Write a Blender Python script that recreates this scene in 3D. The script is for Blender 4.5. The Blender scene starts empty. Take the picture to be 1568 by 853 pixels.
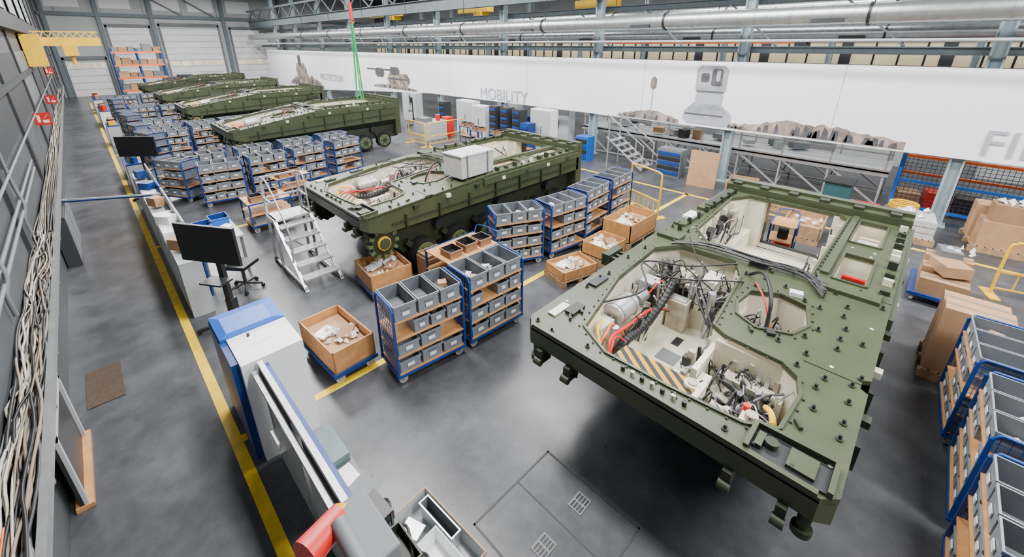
import bpy, math, random
from mathutils import Vector, Matrix
from mathutils.geometry import tessellate_polygon
random.seed(7)
R=random.uniform
# ---------------------------------------------------------------- materials
MATS={}
def mat(name,col,rough=.5,metal=0,var=.12,scale=3,bump=0,emit=0,spec=.5):
    if name in MATS: return MATS[name]
    m=bpy.data.materials.new(name);m.use_nodes=True;nt=m.node_tree
    b=nt.nodes['Principled BSDF'];b.inputs['Roughness'].default_value=rough;b.inputs['Metallic'].default_value=metal
    b.inputs['Specular IOR Level'].default_value=spec
    tc=nt.nodes.new('ShaderNodeTexCoord');nz=nt.nodes.new('ShaderNodeTexNoise')
    nz.inputs['Scale'].default_value=scale;nz.inputs['Detail'].default_value=5
    nt.links.new(tc.outputs['Object'],nz.inputs['Vector'])
    rp=nt.nodes.new('ShaderNodeValToRGB')
    c=Vector(col)
    rp.color_ramp.elements[0].position=.3;rp.color_ramp.elements[1].position=.7
    rp.color_ramp.elements[0].color=(*(c*(1-var)),1);rp.color_ramp.elements[1].color=(*[min(1,v*(1+var)) for v in c],1)
    nt.links.new(nz.outputs['Fac'],rp.inputs['Fac']);nt.links.new(rp.outputs['Color'],b.inputs['Base Color'])
    if emit:
        b.inputs['Emission Color'].default_value=(*col,1);b.inputs['Emission Strength'].default_value=emit
    if bump:
        bp=nt.nodes.new('ShaderNodeBump');bp.inputs['Strength'].default_value=bump;bp.inputs['Distance'].default_value=.01
        n2=nt.nodes.new('ShaderNodeTexNoise');n2.inputs['Scale'].default_value=60
        nt.links.new(tc.outputs['Object'],n2.inputs['Vector']);nt.links.new(n2.outputs['Fac'],bp.inputs['Height']);nt.links.new(bp.outputs['Normal'],b.inputs['Normal'])
    MATS[name]=m;return m
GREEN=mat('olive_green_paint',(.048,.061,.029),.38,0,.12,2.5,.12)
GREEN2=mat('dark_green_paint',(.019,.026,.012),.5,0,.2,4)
GREEN3=mat('wheel_green_paint',(.085,.115,.045),.5,0,.1,4)
CREAM=mat('cream_interior_paint',(.68,.63,.50),.45,0,.10,4)
CREAM2=mat('worn_cream_paint',(.42,.38,.29),.55,0,.3,9)
BLACK=mat('black_rubber',(.008,.008,.009),.45)
DARK=mat('dark_plastic',(.018,.019,.022),.4)
STEEL=mat('galvanised_steel',(.46,.48,.49),.36,.8,.12,6)
ALU=mat('aluminium',(.52,.53,.54),.35,.6,.06,6)
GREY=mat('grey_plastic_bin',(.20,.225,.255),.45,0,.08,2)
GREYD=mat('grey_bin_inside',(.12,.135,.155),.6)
WHITE=mat('white_panel',(.80,.81,.82),.45,0,.04,1)
LGREY=mat('light_grey_paint',(.42,.44,.45),.5,0,.06,1)
MGREY=mat('mid_grey_paint',(.14,.15,.16),.55,0,.12,1)
DGREY=mat('dark_grey_paint',(.026,.029,.033),.6,0,.15,1)
BLUE=mat('blue_frame_paint',(.006,.040,.21),.4,0,.1,3)
BLUEB=mat('bright_blue_paint',(.005,.10,.46),.4,0,.06,3)
WOOD=mat('beech_board',(.52,.25,.09),.5,0,.18,7)
CARD=mat('cardboard',(.40,.23,.12),.75,0,.12,4)
CARDD=mat('cardboard_dark',(.28,.155,.08),.8,0,.12,4)
PALLET=mat('pallet_wood',(.34,.21,.11),.8,0,.25,9)
RED=mat('red_plastic',(.60,.012,.01),.4)
ORANGE=mat('orange_paint',(.80,.13,.012),.45)
YEL=mat('yellow_paint',(.85,.50,.005),.45,0,.08,4)
SGREEN=mat('green_strap',(.01,.35,.10),.5)
PLAST=mat('plastic_film',(.66,.67,.68),.2,0,.2,14)
FOAM=mat('foam_wrap',(.46,.46,.45),.7,0,.16,14)
TAN=mat('tan_cable',(.22,.175,.13),.6)
COLUMN=mat('blue_grey_steel_paint',(.12,.155,.175),.5)
LINE=mat('yellow_floor_line',(.80,.52,.01),.45,0,.18,5)
SKIN1=mat('banner_print_grey',(.30,.32,.34),.6,0,.3,3)
SKIN2=mat('banner_print_dark',(.08,.08,.09),.6,0,.4,5)
ROCK=mat('banner_print_rocks',(.26,.21,.18),.7,0,.75,2.2)
TXT=mat('banner_print_text',(.38,.40,.46),.6,0,.02)
BANNER=mat('banner_fabric',(.90,.91,.94),.6,0,.03,.15)
LAMP=mat('lamp_diffuser',(1,1,1),.5,0,0,1,0,6)
PANE=mat('window_daylight',(.85,.68,.42),.3,0,.4,.4,0,.55)
FARW=mat('far_wall_paint',(.085,.09,.095),.6,0,.15,.6)
def stripes():
    m=bpy.data.materials.new('hazard_stripes');m.use_nodes=True;nt=m.node_tree;b=nt.nodes['Principled BSDF'];b.inputs['Roughness'].default_value=.5
    tc=nt.nodes.new('ShaderNodeTexCoord');mp=nt.nodes.new('ShaderNodeMapping');mp.inputs['Rotation'].default_value=(0,0,math.radians(40))
    w=nt.nodes.new('ShaderNodeTexWave');w.inputs['Scale'].default_value=3.0
    r=nt.nodes.new('ShaderNodeValToRGB');r.color_ramp.interpolation='CONSTANT';r.color_ramp.elements[1].position=.5
    r.color_ramp.elements[0].color=(.012,.012,.012,1);r.color_ramp.elements[1].color=(.50,.26,.002,1)
    nt.links.new(tc.outputs['Object'],mp.inputs['Vector']);nt.links.new(mp.outputs['Vector'],w.inputs['Vector']);nt.links.new(w.outputs['Fac'],r.inputs['Fac']);nt.links.new(r.outputs['Color'],b.inputs['Base Color'])
    return m
HAZ=stripes()
def floormat():
    m=bpy.data.materials.new('grey_epoxy_floor');m.use_nodes=True;nt=m.node_tree;b=nt.nodes['Principled BSDF']
    tc=nt.nodes.new('ShaderNodeTexCoord')
    def noise(s,d,rough=.6):
        n=nt.nodes.new('ShaderNodeTexNoise');n.inputs['Scale'].default_value=s;n.inputs['Detail'].default_value=d;n.inputs['Roughness'].default_value=rough
        nt.links.new(tc.outputs['Object'],n.inputs['Vector']);return n
    a=noise(.35,6);c=noise(4,9,.75);e=noise(30,4,.7);g=noise(1.3,7,.7)
    r=nt.nodes.new('ShaderNodeValToRGB');r.color_ramp.elements[0].position=.3;r.color_ramp.elements[1].position=.72
    r.color_ramp.elements[0].color=(.046,.049,.056,1);r.color_ramp.elements[1].color=(.092,.096,.106,1)
    nt.links.new(a.outputs['Fac'],r.inputs['Fac'])
    def mul(prev,n,p0,p1,c0,c1):
        r2=nt.nodes.new('ShaderNodeValToRGB');r2.color_ramp.elements[0].position=p0;r2.color_ramp.elements[1].position=p1
        r2.color_ramp.elements[0].color=(c0,c0,c0,1);r2.color_ramp.elements[1].color=(c1,c1,c1,1);nt.links.new(n.outputs['Fac'],r2.inputs['Fac'])
        mx=nt.nodes.new('ShaderNodeMix');mx.data_type='RGBA';mx.blend_type='MULTIPLY';mx.inputs[0].default_value=1
        nt.links.new(prev,mx.inputs[6]);nt.links.new(r2.outputs['Color'],mx.inputs[7]);return mx.outputs[2]
    o=mul(r.outputs['Color'],c,.35,.65,.78,1.12);o=mul(o,e,.28,.36,.6,1);o=mul(o,g,.40,.60,.78,1.12)
    nt.links.new(o,b.inputs['Base Color'])
    rr=nt.nodes.new('ShaderNodeMapRange');rr.inputs[3].default_value=.18;rr.inputs[4].default_value=.44
    nt.links.new(g.outputs['Fac'],rr.inputs[0]);nt.links.new(rr.outputs[0],b.inputs['Roughness'])
    return m
FLOOR=floormat()
# ---------------------------------------------------------------- mesh builder
def pip(x,y,poly):
    c=False;j=len(poly)-1
    for i in range(len(poly)):
        xi,yi=poly[i];xj,yj=poly[j]
        if (yi>y)!=(yj>y) and x<(xj-xi)*(y-yi)/(yj-yi)+xi:c=not c
        j=i
    return c
class MB:
    def __init__(s): s.v=[];s.f=[];s.m=[];s.sm=[];s.mats=[]
    def mi(s,m):
        if m not in s.mats:s.mats.append(m)
        return s.mats.index(m)
    def add(s,vs,fs,m,smooth=False):
        o=len(s.v);s.v+=[tuple(v) for v in vs];k=s.mi(m)
        for f in fs:s.f.append([i+o for i in f]);s.m.append(k);s.sm.append(smooth)
    def box(s,x0,x1,y0,y1,z0,z1,m):
        s.add([(x0,y0,z0),(x1,y0,z0),(x1,y1,z0),(x0,y1,z0),(x0,y0,z1),(x1,y0,z1),(x1,y1,z1),(x0,y1,z1)],
              [(3,2,1,0),(4,5,6,7),(0,1,5,4),(1,2,6,5),(2,3,7,6),(3,0,4,7)],m)
    def ob(s,c,d,m,rz=0,rx=0,ry=0):
        M=Matrix.Translation(c)@Matrix.Rotation(rz,4,'Z')@Matrix.Rotation(ry,4,'Y')@Matrix.Rotation(rx,4,'X')
        a,b,e=d[0]/2,d[1]/2,d[2]/2
        vs=[M@Vector(p) for p in [(-a,-b,-e),(a,-b,-e),(a,b,-e),(-a,b,-e),(-a,-b,e),(a,-b,e),(a,b,e),(-a,b,e)]]
        s.add(vs,[(3,2,1,0),(4,5,6,7),(0,1,5,4),(1,2,6,5),(2,3,7,6),(3,0,4,7)],m)
    def cyl(s,p0,p1,r,m,n=12,r2=None,cap=True):
        p0=Vector(p0);p1=Vector(p1);d=(p1-p0)
        if d.length<1e-6:return
        d.normalize();a=Vector((0,0,1)) if abs(d.z)<.9 else Vector((1,0,0))
        u=d.cross(a).normalized();w=d.cross(u);r2=r if r2 is None else r2
        vs=[]
        for P,q in((p0,r),(p1,r2)):
            for i in range(n):
                t=2*math.pi*i/n;vs.append(P+u*math.cos(t)*q+w*math.sin(t)*q)
        s.add(vs,[(i,(i+1)%n,n+(i+1)%n,n+i) for i in range(n)],m,True)
        if cap:s.add(vs,[tuple(range(n-1,-1,-1)),tuple(range(n,2*n))],m)
    def bar(s,p0,p1,w,m,h=None):
        p0=Vector(p0);p1=Vector(p1);d=(p1-p0);L=d.length
        if L<1e-6:return
        d.normalize();h=w if h is None else h
        a=Vector((0,0,1)) if abs(d.z)<.95 else Vector((0,1,0))
        u=d.cross(a).normalized();v=u.cross(d).normalized()
        vs=[P+u*i*w/2+v*j*h/2 for P in(p0,p1) for i,j in((-1,-1),(1,-1),(1,1),(-1,1))]
        s.add(vs,[(0,1,2,3),(7,6,5,4),(0,4,5,1),(1,5,6,2),(2,6,7,3),(3,7,4,0)],m)
    def tube(s,pts,r,m,n=6,sub=5,corr=False):
        P=[Vector(p) for p in pts];Q=[]
        for i in range(len(P)-1):
            a=P[max(i-1,0)];b=P[i];c=P[i+1];d=P[min(i+2,len(P)-1)]
            for k in range(sub):
                t=k/sub;Q.append(.5*((2*b)+(c-a)*t+(2*a-5*b+4*c-d)*t*t+(-a+3*b-3*c+d)*t**3))
        Q.append(P[-1])
        vs=[];up=Vector((.3,.2,1)).normalized()
        for i,q in enumerate(Q):
            d=(Q[min(i+1,len(Q)-1)]-Q[max(i-1,0)])
            if d.length<1e-6:d=Vector((1,0,0))
            d.normalize();u=d.cross(up)
            if u.length<.05:u=d.cross(Vector((1,0,0)))
            u.normalize();w=d.cross(u);rr=r*(1.0 if not corr or i%2 else .78)
            for k in range(n):
                t=2*math.pi*k/n;vs.append(q+u*math.cos(t)*rr+w*math.sin(t)*rr)
        fs=[]
        for i in range(len(Q)-1):
            for k in range(n):fs.append((i*n+k,i*n+(k+1)%n,(i+1)*n+(k+1)%n,(i+1)*n+k))
        s.add(vs,fs,m,not corr)
        s.add(vs,[tuple(range(n-1,-1,-1)),tuple(range(len(vs)-n,len(vs)))],m)
    def plate(s,outer,holes,zf,t,m,ms=None):
        loops=[outer]+holes;ms=ms or m
        flat=[p for l in loops for p in l]
        tr=tessellate_polygon([[Vector((p[0],p[1],0)) for p in l] for l in loops])
        top=[(p[0],p[1],zf(p[0])) for p in flat];bot=[(p[0],p[1],zf(p[0])-t) for p in flat];n=len(flat)
        fs=[]
        for a,b,c in tr:
            A,B,C=[Vector(top[i]) for i in(a,b,c)]
            if (B-A).cross(C-A).z<0:b,c=c,b
            fs.append((a,b,c))
        s.add(top,fs,m);s.add(bot,[(c,b,a) for a,b,c in fs],m)
        for l in loops:
            k=len(l);vs=[(p[0],p[1],zf(p[0])) for p in l]+[(p[0],p[1],zf(p[0])-t) for p in l]
            s.add(vs,[(i,(i+1)%k,k+(i+1)%k,k+i) for i in range(k)],ms)
    def tub(s,poly,zf,zb,m,skip=(),xmin=-9,ymax=1.13):
        cx=sum(p[0] for p in poly)/len(poly);cy=sum(p[1] for p in poly)/len(poly)
        l=[(cx+(p[0]-cx)*1.03,cy+(p[1]-cy)*1.03) for p in poly];k=len(l)
        lb=[(max(p[0],xmin),max(-ymax,min(ymax,p[1]))) for p in l]
        vs=[(p[0],p[1],zf(p[0])-.03) for p in l]+[(p[0],p[1],zb) for p in lb]
        s.add(vs,[(i,(i+1)%k,k+(i+1)%k,k+i) for i in range(k) if i not in skip],m)
        s.add([(p[0],p[1],zb) for p in lb],[tuple(range(k))],m)
    def bin(s,x0,x1,y0,y1,z0,z1,m=None,mi=None):
        m=m or GREY;mi=mi or GREYD;t=.015
        o=[(x0,y0),(x1,y0),(x1,y1),(x0,y1)];i=[(x0+t,y0+t),(x1-t,y0+t),(x1-t,y1-t),(x0+t,y1-t)]
        e=.012;b=[(x0+e,y0+e),(x1-e,y0+e),(x1-e,y1-e),(x0+e,y1-e)]
        vs=[(p[0],p[1],z0) for p in b]+[(p[0],p[1],z1-.03) for p in b]+[(p[0],p[1],z1-.03) for p in o]+[(p[0],p[1],z1) for p in o]+[(p[0],p[1],z1) for p in i]
        fs=[(3,2,1,0)]
        for L in range(4):
            for k in range(4):
                fs.append((L*4+k,L*4+(k+1)%4,L*4+4+(k+1)%4,L*4+4+k))
        s.add(vs,fs,m)
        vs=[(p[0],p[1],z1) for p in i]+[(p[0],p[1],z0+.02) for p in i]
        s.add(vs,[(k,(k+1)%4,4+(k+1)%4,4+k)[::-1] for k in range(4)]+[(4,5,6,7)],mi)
    def mesh(s,name):
        me=bpy.data.meshes.new(name);me.from_pydata(s.v,[],s.f)
        for m in s.mats:me.materials.append(m)
        me.polygons.foreach_set('material_index',s.m);me.polygons.foreach_set('use_smooth',s.sm);me.update();return me
    def build(s,name,loc=(0,0,0),rz=0,bev=0):
        return inst(s.mesh(name),name,loc,rz,bev)
def inst(me,name,loc=(0,0,0),rz=0,bev=0,sc=None):
    o=bpy.data.objects.new(name,me);o.location=loc;o.rotation_euler=(0,0,rz)
    if sc:o.scale=sc
    bpy.context.collection.objects.link(o)
    if bev:
        b=o.modifiers.new('bev','BEVEL');b.width=bev;b.segments=2;b.limit_method='ANGLE';b.angle_limit=math.radians(50)
    return o
# ---------------------------------------------------------------- room shell
XW,XE,YS,YN,ZC=-1.15,30,-12,56,10
m=MB();m.box(XW-.3,XE+.3,YS-.3,YN+.3,-.2,0,FLOOR);m.build('floor')
m=MB();m.box(XW-.3,XE+.3,YS-.3,YN+.3,ZC,ZC+.2,MGREY)
m.build('ceiling')
m=MB()
for y in range(-10,55,6):m.box(XW+.1,XE-.1,y,y+.25,ZC-.6,ZC,COLUMN)
m.build('roof_girders')
# left wall
m=MB();m.box(XW-.3,XW,YS,YN,0,ZC,mat('left_wall_paint',(.06,.066,.072),.6,0,.15,.7));m.build('wall_left')
m=MB()
for i,y in enumerate(range(-11,55,5)):
    m.box(XW,XW+.05,y,y+.35,1.65,ZC-.7,DGREY)
    m.box(XW,XW+.03,y+.6,y+4.6,2.75,4.3,DGREY if i%3 else MGREY)
m.box(XW,XW+.22,YS,YN-1,4.9,5.35,DGREY)
m.box(XW,XW+.10,YS,YN-1,3.6,3.72,DGREY)
for y in (14,19,24,29,34):m.box(XW,XW+.04,y,y+3.6,5.6,8.2,LGREY)
m.build('trim_left_wall_panels')
# end wall
m=MB();m.box(XW,XE,YN,YN+.3,0,ZC,LGREY);m.build('wall_end')
m=MB()
for x in range(0,30,3):m.box(x,x+.04,YN-.02,YN,6.9,ZC-.7,MGREY)
for x in (-.9,2.55,6.35,12.3,18):m.box(x,x+.3,YN-.35,YN,0,ZC-.7,COLUMN)
for k in range(2):m.bar((6.7+k*2.7,YN-.2,8.6),(9.3+k*2.7,YN-.2,7.0),.12,COLUMN)
m.box(XW+.1,XE-.5,YN-.3,YN,6.9,7.2,COLUMN)
for x in(-.5,3,6.8,9.6,13):m.box(x,x+2.2,YN-.05,YN-.02,7.6,8.8,WHITE)
m.build('trim_end_wall_steel')
def rdoor(name,x0,x1,z1):
    m=MB();y=YN-.02
    for i in range(int(z1/.6)):
        m.box(x0,x1,y-.04,y,i*.6+.01,i*.6+.58,WHITE)
    m.box(x0-.15,x0,y-.1,y,0,z1+.2,MGREY);m.box(x1,x1+.15,y-.1,y,0,z1+.2,MGREY);m.box(x0-.15,x1+.15,y-.1,y,z1,z1+.3,MGREY)
    for k in range(5):
        w=(x1-x0)/5;m.box(x0+k*w+.15,x0+(k+1)*w-.15,y-.05,y-.035,2.5,2.9,PANE)
    m.build(name)
rdoor('door_1',7.0,11.8,6.2);rdoor('door_2',3.1,6.1,6.0);rdoor('door_3',13,17.5,6.0);rdoor('door_4',-.4,2.3,3.2)
m=MB();m.box(XW,XE,YS-.3,YS,0,ZC,LGREY);m.build('wall_front')
# far wall with windows
m=MB();m.box(XE,XE+.3,YS,YN,0,3.5,LGREY);m.box(XE,XE+.3,YS,YN,4.6,ZC,FARW)
for y in range(-12,56,4):m.box(XE,XE+.3,y,y+.5,3.5,4.6,FARW)
m.build('wall_right')
m=MB();m.box(XE+.12,XE+.16,YS,YN,3.5,4.6,PANE)
for y in range(-12,56,1):m.box(XE+.05,XE+.12,y,y+.08,3.5,4.6,DGREY)
m.box(XE+.05,XE+.12,YS,YN,4.02,4.10,DGREY);m.build('window_1')
# floor lines
m=MB();z=.004
m.box(.22,.34,YS,50,0,z,LINE);m.box(.34,13.0,4.93,5.05,0,z,LINE);m.box(12.86,12.98,-8,14,0,z,LINE)
m.box(.34,12.86,12.2,12.32,0,z,LINE);m.box(.34,12.86,24.5,24.62,0,z,LINE);m.box(.34,12.86,-3.1,-2.98,0,z,LINE)
m.build('trim_floor_lines')
# drain cover
m=MB()
m.box(1.70,2.85,1.05,1.07,0,.004,DGREY);m.box(1.70,2.85,2.23,2.25,0,.004,DGREY);m.box(1.70,1.72,1.05,2.25,0,.004,DGREY);m.box(2.83,2.85,1.05,2.25,0,.004,DGREY);m.box(2.32,2.335,1.07,2.23,0,.004,DGREY)
for cx,cy in((2.62,1.62),(2.05,1.62)):
    m.box(cx-.10,cx+.10,cy-.08,cy+.08,.0,.008,MGREY)
    for i in range(4):
        for j in (0,1):m.box(cx-.085+j*.095,cx-.01+j*.095,cy-.065+i*.035,cy-.045+i*.035,.008,.011,BLACK)
m.build('floor_drain_cover')
# ---------------------------------------------------------------- armoured vehicle hull
OX,OY=2.9,1.26
def L(l):return [(a-OX,b-OY) for a,b in l]
H1=L([(3.20,.50),(3.14,1.1),(3.12,1.75),(3.32,2.15),(4.5,2.42),(5.6,2.46),(5.95,2.2),(6.0,1.45),(5.62,1.27),(4.35,1.15),(4.25,.98),(4.22,.45),(4.10,.30),(3.87,.24),(3.35,.27)])
HH=L([(5.36,1.07),(5.54,.78),(5.46,.50),(5.05,.40),(4.76,.50),(4.62,.80),(4.74,1.03),(5.0,1.11)])
HR=L([(6.35,.64),(6.35,1.95),(6.8,2.3),(8.8,2.42),(9.2,2.2),(9.25,.75),(9.1,.62)])
C1=L([(6.45,.07),(6.45,.42),(7.45,.42),(7.45,.07)]);C2=L([(8.0,.07),(8.0,.44),(9.15,.44),(9.15,.07)])
def hull_mesh(detail=1,wheels=True,seed=1,XR=6.68):
    random.seed(seed);m=MB()
    zf=lambda x:1.57+min(x,3.3)/3.3*.08
    W=1.46
    outF=[(0,-1.36),(0,1.34),(.14,W),(3.3,W),(3.3,-W),(1.62,-W),(1.58,-1.40),(1.44,-1.40),(1.40,-W),(.1,-W)]
    m.plate(outF,[H1,HH],zf,.05,GREEN,GREEN)
    outR=[(3.3,-W),(3.3,W),(XR,W),(XR,-W)]
    m.plate(outR,[HR,C1,C2],lambda x:1.65,.05,GREEN,GREEN)
    for h,bol in((H1,1),(HR,1),(HH,1),(C1,0),(C2,0)):
        cx=sum(p[0] for p in h)/len(h);cy=sum(p[1] for p in h)/len(h)
        pts=[Vector((cx+(p[0]-cx)*1.015,cy+(p[1]-cy)*1.015,zf(p[0])+.010)) for p in h];pts.append(pts[0])
        for a,b in zip(pts,pts[1:]):m.bar(a,b,.03,GREEN,.022)
        if bol:
            pts=[Vector((p[0]+(.05 if p[0]>cx else -.05),p[1]+(.05 if p[1]>cy else -.05),zf(p[0]))) for p in h];pts.append(pts[0])
            for a,b in zip(pts,pts[1:]):
                n=max(1,int((b-a).length/.14))
                for k in range(n):
                    q=a+(b-a)*k/n
                    if q.x>.08:m.cyl(q,q+Vector((0,0,.014)),.011,GREEN2,6)
    for a,b in(((3.3,-W,1.652),(3.3,-.75,1.652)),((3.3,1.2,1.652),(3.3,W,1.652)),((1.5,-1.4,1.61),(1.5,-.95,1.61)),((.3,-.9,1.585),(.02,-.95,1.577))):m.bar(a,b,.012,GREEN2,.004)
    for sg in(-1,1):
        y=W*sg
        m.add([(.12,y,zf(.12)-.04),(3.3,y,1.61),(XR,y,1.61),(XR,y,1.16),(.45,y,1.16),(.12,y,1.28)],[(0,1,2,3,4,5)],GREEN)
        y2=1.18*sg
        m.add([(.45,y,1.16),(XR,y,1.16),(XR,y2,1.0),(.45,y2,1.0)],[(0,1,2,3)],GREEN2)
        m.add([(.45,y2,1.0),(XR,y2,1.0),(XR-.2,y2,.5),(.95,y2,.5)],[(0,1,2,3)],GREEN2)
        m.box(3.0,XR-.05,min(y,y+.05*sg),max(y,y+.05*sg),1.46,1.60,GREEN)
        m.box(.6,XR-.1,min(y,y+.02*sg),max(y,y+.02*sg),1.28,1.32,GREEN2)
        for k in range(7):
            x=.9+k*.82
            m.box(x,x+.04,min(y,y+.05*sg),max(y,y+.05*sg),1.16,1.42,GREEN2)
            m.box(x+.2,x+.30,min(y,y+.065*sg),max(y,y+.065*sg),1.47,1.54,CREAM if k%2==1 else GREEN2)
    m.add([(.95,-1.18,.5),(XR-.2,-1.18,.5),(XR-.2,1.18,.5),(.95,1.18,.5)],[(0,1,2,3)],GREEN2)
    # nose
    m.add([(0,-1.36,1.54),(0,1.34,1.54),(0,1.34,1.34),(0,-1.36,1.34)],[(0,1,2,3)],GREEN)
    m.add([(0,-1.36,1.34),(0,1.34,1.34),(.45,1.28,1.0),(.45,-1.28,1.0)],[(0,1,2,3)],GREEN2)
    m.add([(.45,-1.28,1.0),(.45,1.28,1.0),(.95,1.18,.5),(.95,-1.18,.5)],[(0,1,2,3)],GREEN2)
    for k in range(9):m.ob((.2,-1.1+k*.27,1.20),(.03,.05,.16),GREEN2,0,0,-.95)
    for sg in(-1,1):
        a=-1.36 if sg<0 else 1.34
        m.add([(0,a,1.56),(.12,W*sg,1.56),(.12,W*sg,1.28),(0,a,1.34)],[(0,1,2,3)],GREEN)
        m.add([(0,a,1.34),(.12,W*sg,1.28),(.45,W*sg,1.16),(.45,1.18*sg,1.0),(.45,1.28*sg,1.0)],[(0,1,2,3,4)],GREEN2)
        for yy in(1.18*sg,.80*sg):
            m.box(-.05,.14,yy-.035,yy+.035,1.16,1.34,GREEN2);m.cyl((-.05,yy-.045,1.20),(-.05,yy+.045,1.20),.045,GREEN2)
        m.cyl((.10,1.32*sg,1.30),(.10,1.32*sg,1.10),.045,GREEN2);m.cyl((.10,1.32*sg,1.14),(.10,1.32*sg,1.08),.07,GREEN2)
    m.bar((.02,-1.34,1.582),(.02,1.32,1.582),.05,GREEN,.03)
    m.box(.05,.32,-1.38,-.88,1.577,1.590,DARK)
    for p,q in(((.04,-1.40,1.60),(.36,-1.40,1.61)),((.36,-1.40,1.61),(.34,-.86,1.61)),((.34,-.86,1.61),(.04,-.86,1.60))):m.bar(p,q,.035,GREEN,.06)
    m.box(.08,.28,-1.3,-1.12,1.59,1.62,GREEN);m.cyl((.2,-1.0,1.59),(.2,-1.0,1.64),.05,GREEN2);m.box(.1,.26,-.95,-.9,1.59,1.63,GREEN)
    # rear frame with open door
    m.box(XR-.22,XR,-W,W,1.65,1.78,GREEN);m.box(XR-.02,XR+.14,-W,W,1.5,1.84,GREEN);m.box(XR-.10,XR+.14,-W,-.45,.62,1.5,GREEN);m.box(XR-.10,XR+.14,.66,W,.62,1.5,GREEN);m.box(XR-.3,XR+.1,-1.18,1.18,.48,.62,GREEN2)
    for k in range(6):m.box(XR-.2,XR-.02,-1.3+k*.5,-1.15+k*.5,1.78,1.83,GREEN2)
    m.box(XR-.3,XR-.08,-.5,-.44,.62,1.6,CREAM);m.box(XR-.3,XR-.08,.66,.72,.62,1.6,CREAM);m.box(XR-.3,XR-.08,-.5,.72,.60,.63,CREAM)
    m.box(XR-.34,XR-.3,-.62,-.44,.62,1.62,CREAM);m.box(XR-.34,XR-.3,.66,1.0,.62,1.62,CREAM)
    # interior tubs
    m.tub(H1,zf,.72,CREAM,xmin=.80);m.tub(HH,zf,1.0,CREAM)
    m.tub(HR,lambda x:1.65,.62,CREAM,skip=(4,))
    m.tub(C1,lambda x:1.65,1.25,CREAM,ymax=1.3);m.tub(C2,lambda x:1.65,1.25,CREAM,ymax=1.3)
    def B(x0,x1,y0,y1,z0,z1,mt):m.box(x0-OX,x1-OX,y0-OY,y1-OY,z0,z1,mt)
    def T(pts,r,mt,**k):m.tube([(a-OX,b-OY,c) for a,b,c in pts],r,mt,**k)
    def C(a,b,r,mt,n=14,**k):m.cyl((a[0]-OX,a[1]-OY,a[2]),(b[0]-OX,b[1]-OY,b[2]),r,mt,n,**k)
    B(3.75,5.6,1.06,1.12,.72,1.40,CREAM);B(4.22,4.28,.3,1.06,.72,1.52,CREAM)
    m.ob((3.38-OX,1.33-OY,1.43),(.36,.86,.018),HAZ,0,0,math.radians(8))
    B(3.75,3.8,1.05,1.75,.72,1.20,CREAM)
    m.bar((3.2-OX,.92-OY,1.42),(3.56-OX,.92-OY,1.40),.05,CREAM,.12)
    B(4.0,5.3,1.25,2.05,.72,.80,CREAM);B(3.95,4.02,1.25,2.05,.72,1.0,CREAM);B(4.0,5.3,1.99,2.06,.72,1.02,CREAM);B(4.0,5.3,1.22,1.28,.72,1.0,CREAM)
    B(4.35,4.6,1.5,1.75,.80,.805,MGREY);B(4.75,4.95,1.62,1.72,.80,.803,DARK);B(4.1,4.25,1.35,1.5,.80,.86,CREAM2)
    B(5.3,5.9,1.35,2.2,.72,1.1,CREAM);B(5.45,5.8,1.5,1.7,1.1,1.5,CREAM);B(5.5,5.8,1.9,2.1,1.1,1.4,CREAM2)
    C((5.2,1.45,.8),(5.2,1.45,1.5),.05,STEEL);C((5.05,1.4,1.1),(5.35,1.4,1.4),.04,DARK);C((5.3,1.75,1.1),(5.3,1.75,1.55),.035,STEEL)
    B(5.05,5.25,1.7,1.95,.8,1.25,CREAM2);B(5.08,5.22,1.73,1.92,1.25,1.27,STEEL)
    B(3.4,5.5,2.12,2.40,.95,1.16,CREAM2)
    C((4.0,2.20,1.36),(4.42,2.20,1.36),.14,ALU,20);C((4.42,2.20,1.36),(4.5,2.20,1.36),.09,STEEL,16);C((4.62,2.2,1.30),(4.85,2.2,1.30),.08,STEEL);C((4.05,2.20,1.36),(4.08,2.20,1.36),.15,STEEL,20);C((4.34,2.20,1.36),(4.37,2.20,1.36),.15,STEEL,20)
    B(3.65,3.95,2.14,2.32,1.16,1.36,CREAM);C((3.8,2.05,1.2),(3.8,2.05,1.38),.05,STEEL);B(4.95,5.2,2.15,2.35,1.16,1.42,LGREY)
    T([(3.45,1.9,1.3),(3.6,1.97,1.38),(4.0,2.0,1.30),(4.6,2.0,1.25),(5.0,1.95,1.1)],.020,RED)
    T([(3.4,2.05,1.25),(3.55,2.02,1.42),(3.8,2.08,1.40),(3.95,1.98,1.2)],.014,ORANGE)
    T([(3.38,1.85,1.25),(3.5,1.9,1.38),(3.7,1.95,1.35),(3.85,1.88,1.2)],.012,RED);T([(4.8,2.15,1.3),(4.95,2.1,1.45),(5.2,2.12,1.4)],.012,RED)
    T([(3.4,1.95,1.25),(3.5,2.1,1.45),(3.75,2.2,1.42)],.018,YEL)
    T([(3.55,1.85,.95),(3.8,1.92,1.2),(4.3,1.95,1.15),(4.8,1.95,1.25),(5.3,2.0,1.4)],.06,BLACK,corr=True,sub=14,n=10)
    T([(3.25,.95,1.2),(3.25,1.2,1.28),(3.27,1.6,1.25),(3.6,1.85,.95)],.055,BLACK,corr=True,sub=14,n=10)
    T([(3.9,2.3,1.55),(4.4,2.0,1.66),(4.9,2.3,1.74),(5.5,1.9,1.60),(5.9,1.4,1.68)],.012,BLACK)
    T([(4.4,1.2,1.5),(4.7,1.5,1.72),(5.2,1.6,1.76),(5.7,1.9,1.7),(6.2,2.2,1.72)],.012,BLACK)
    T([(5.6,1.2,1.6),(5.2,1.3,1.74),(4.9,1.9,1.66),(5.1,2.4,1.62)],.010,BLACK)
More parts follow.
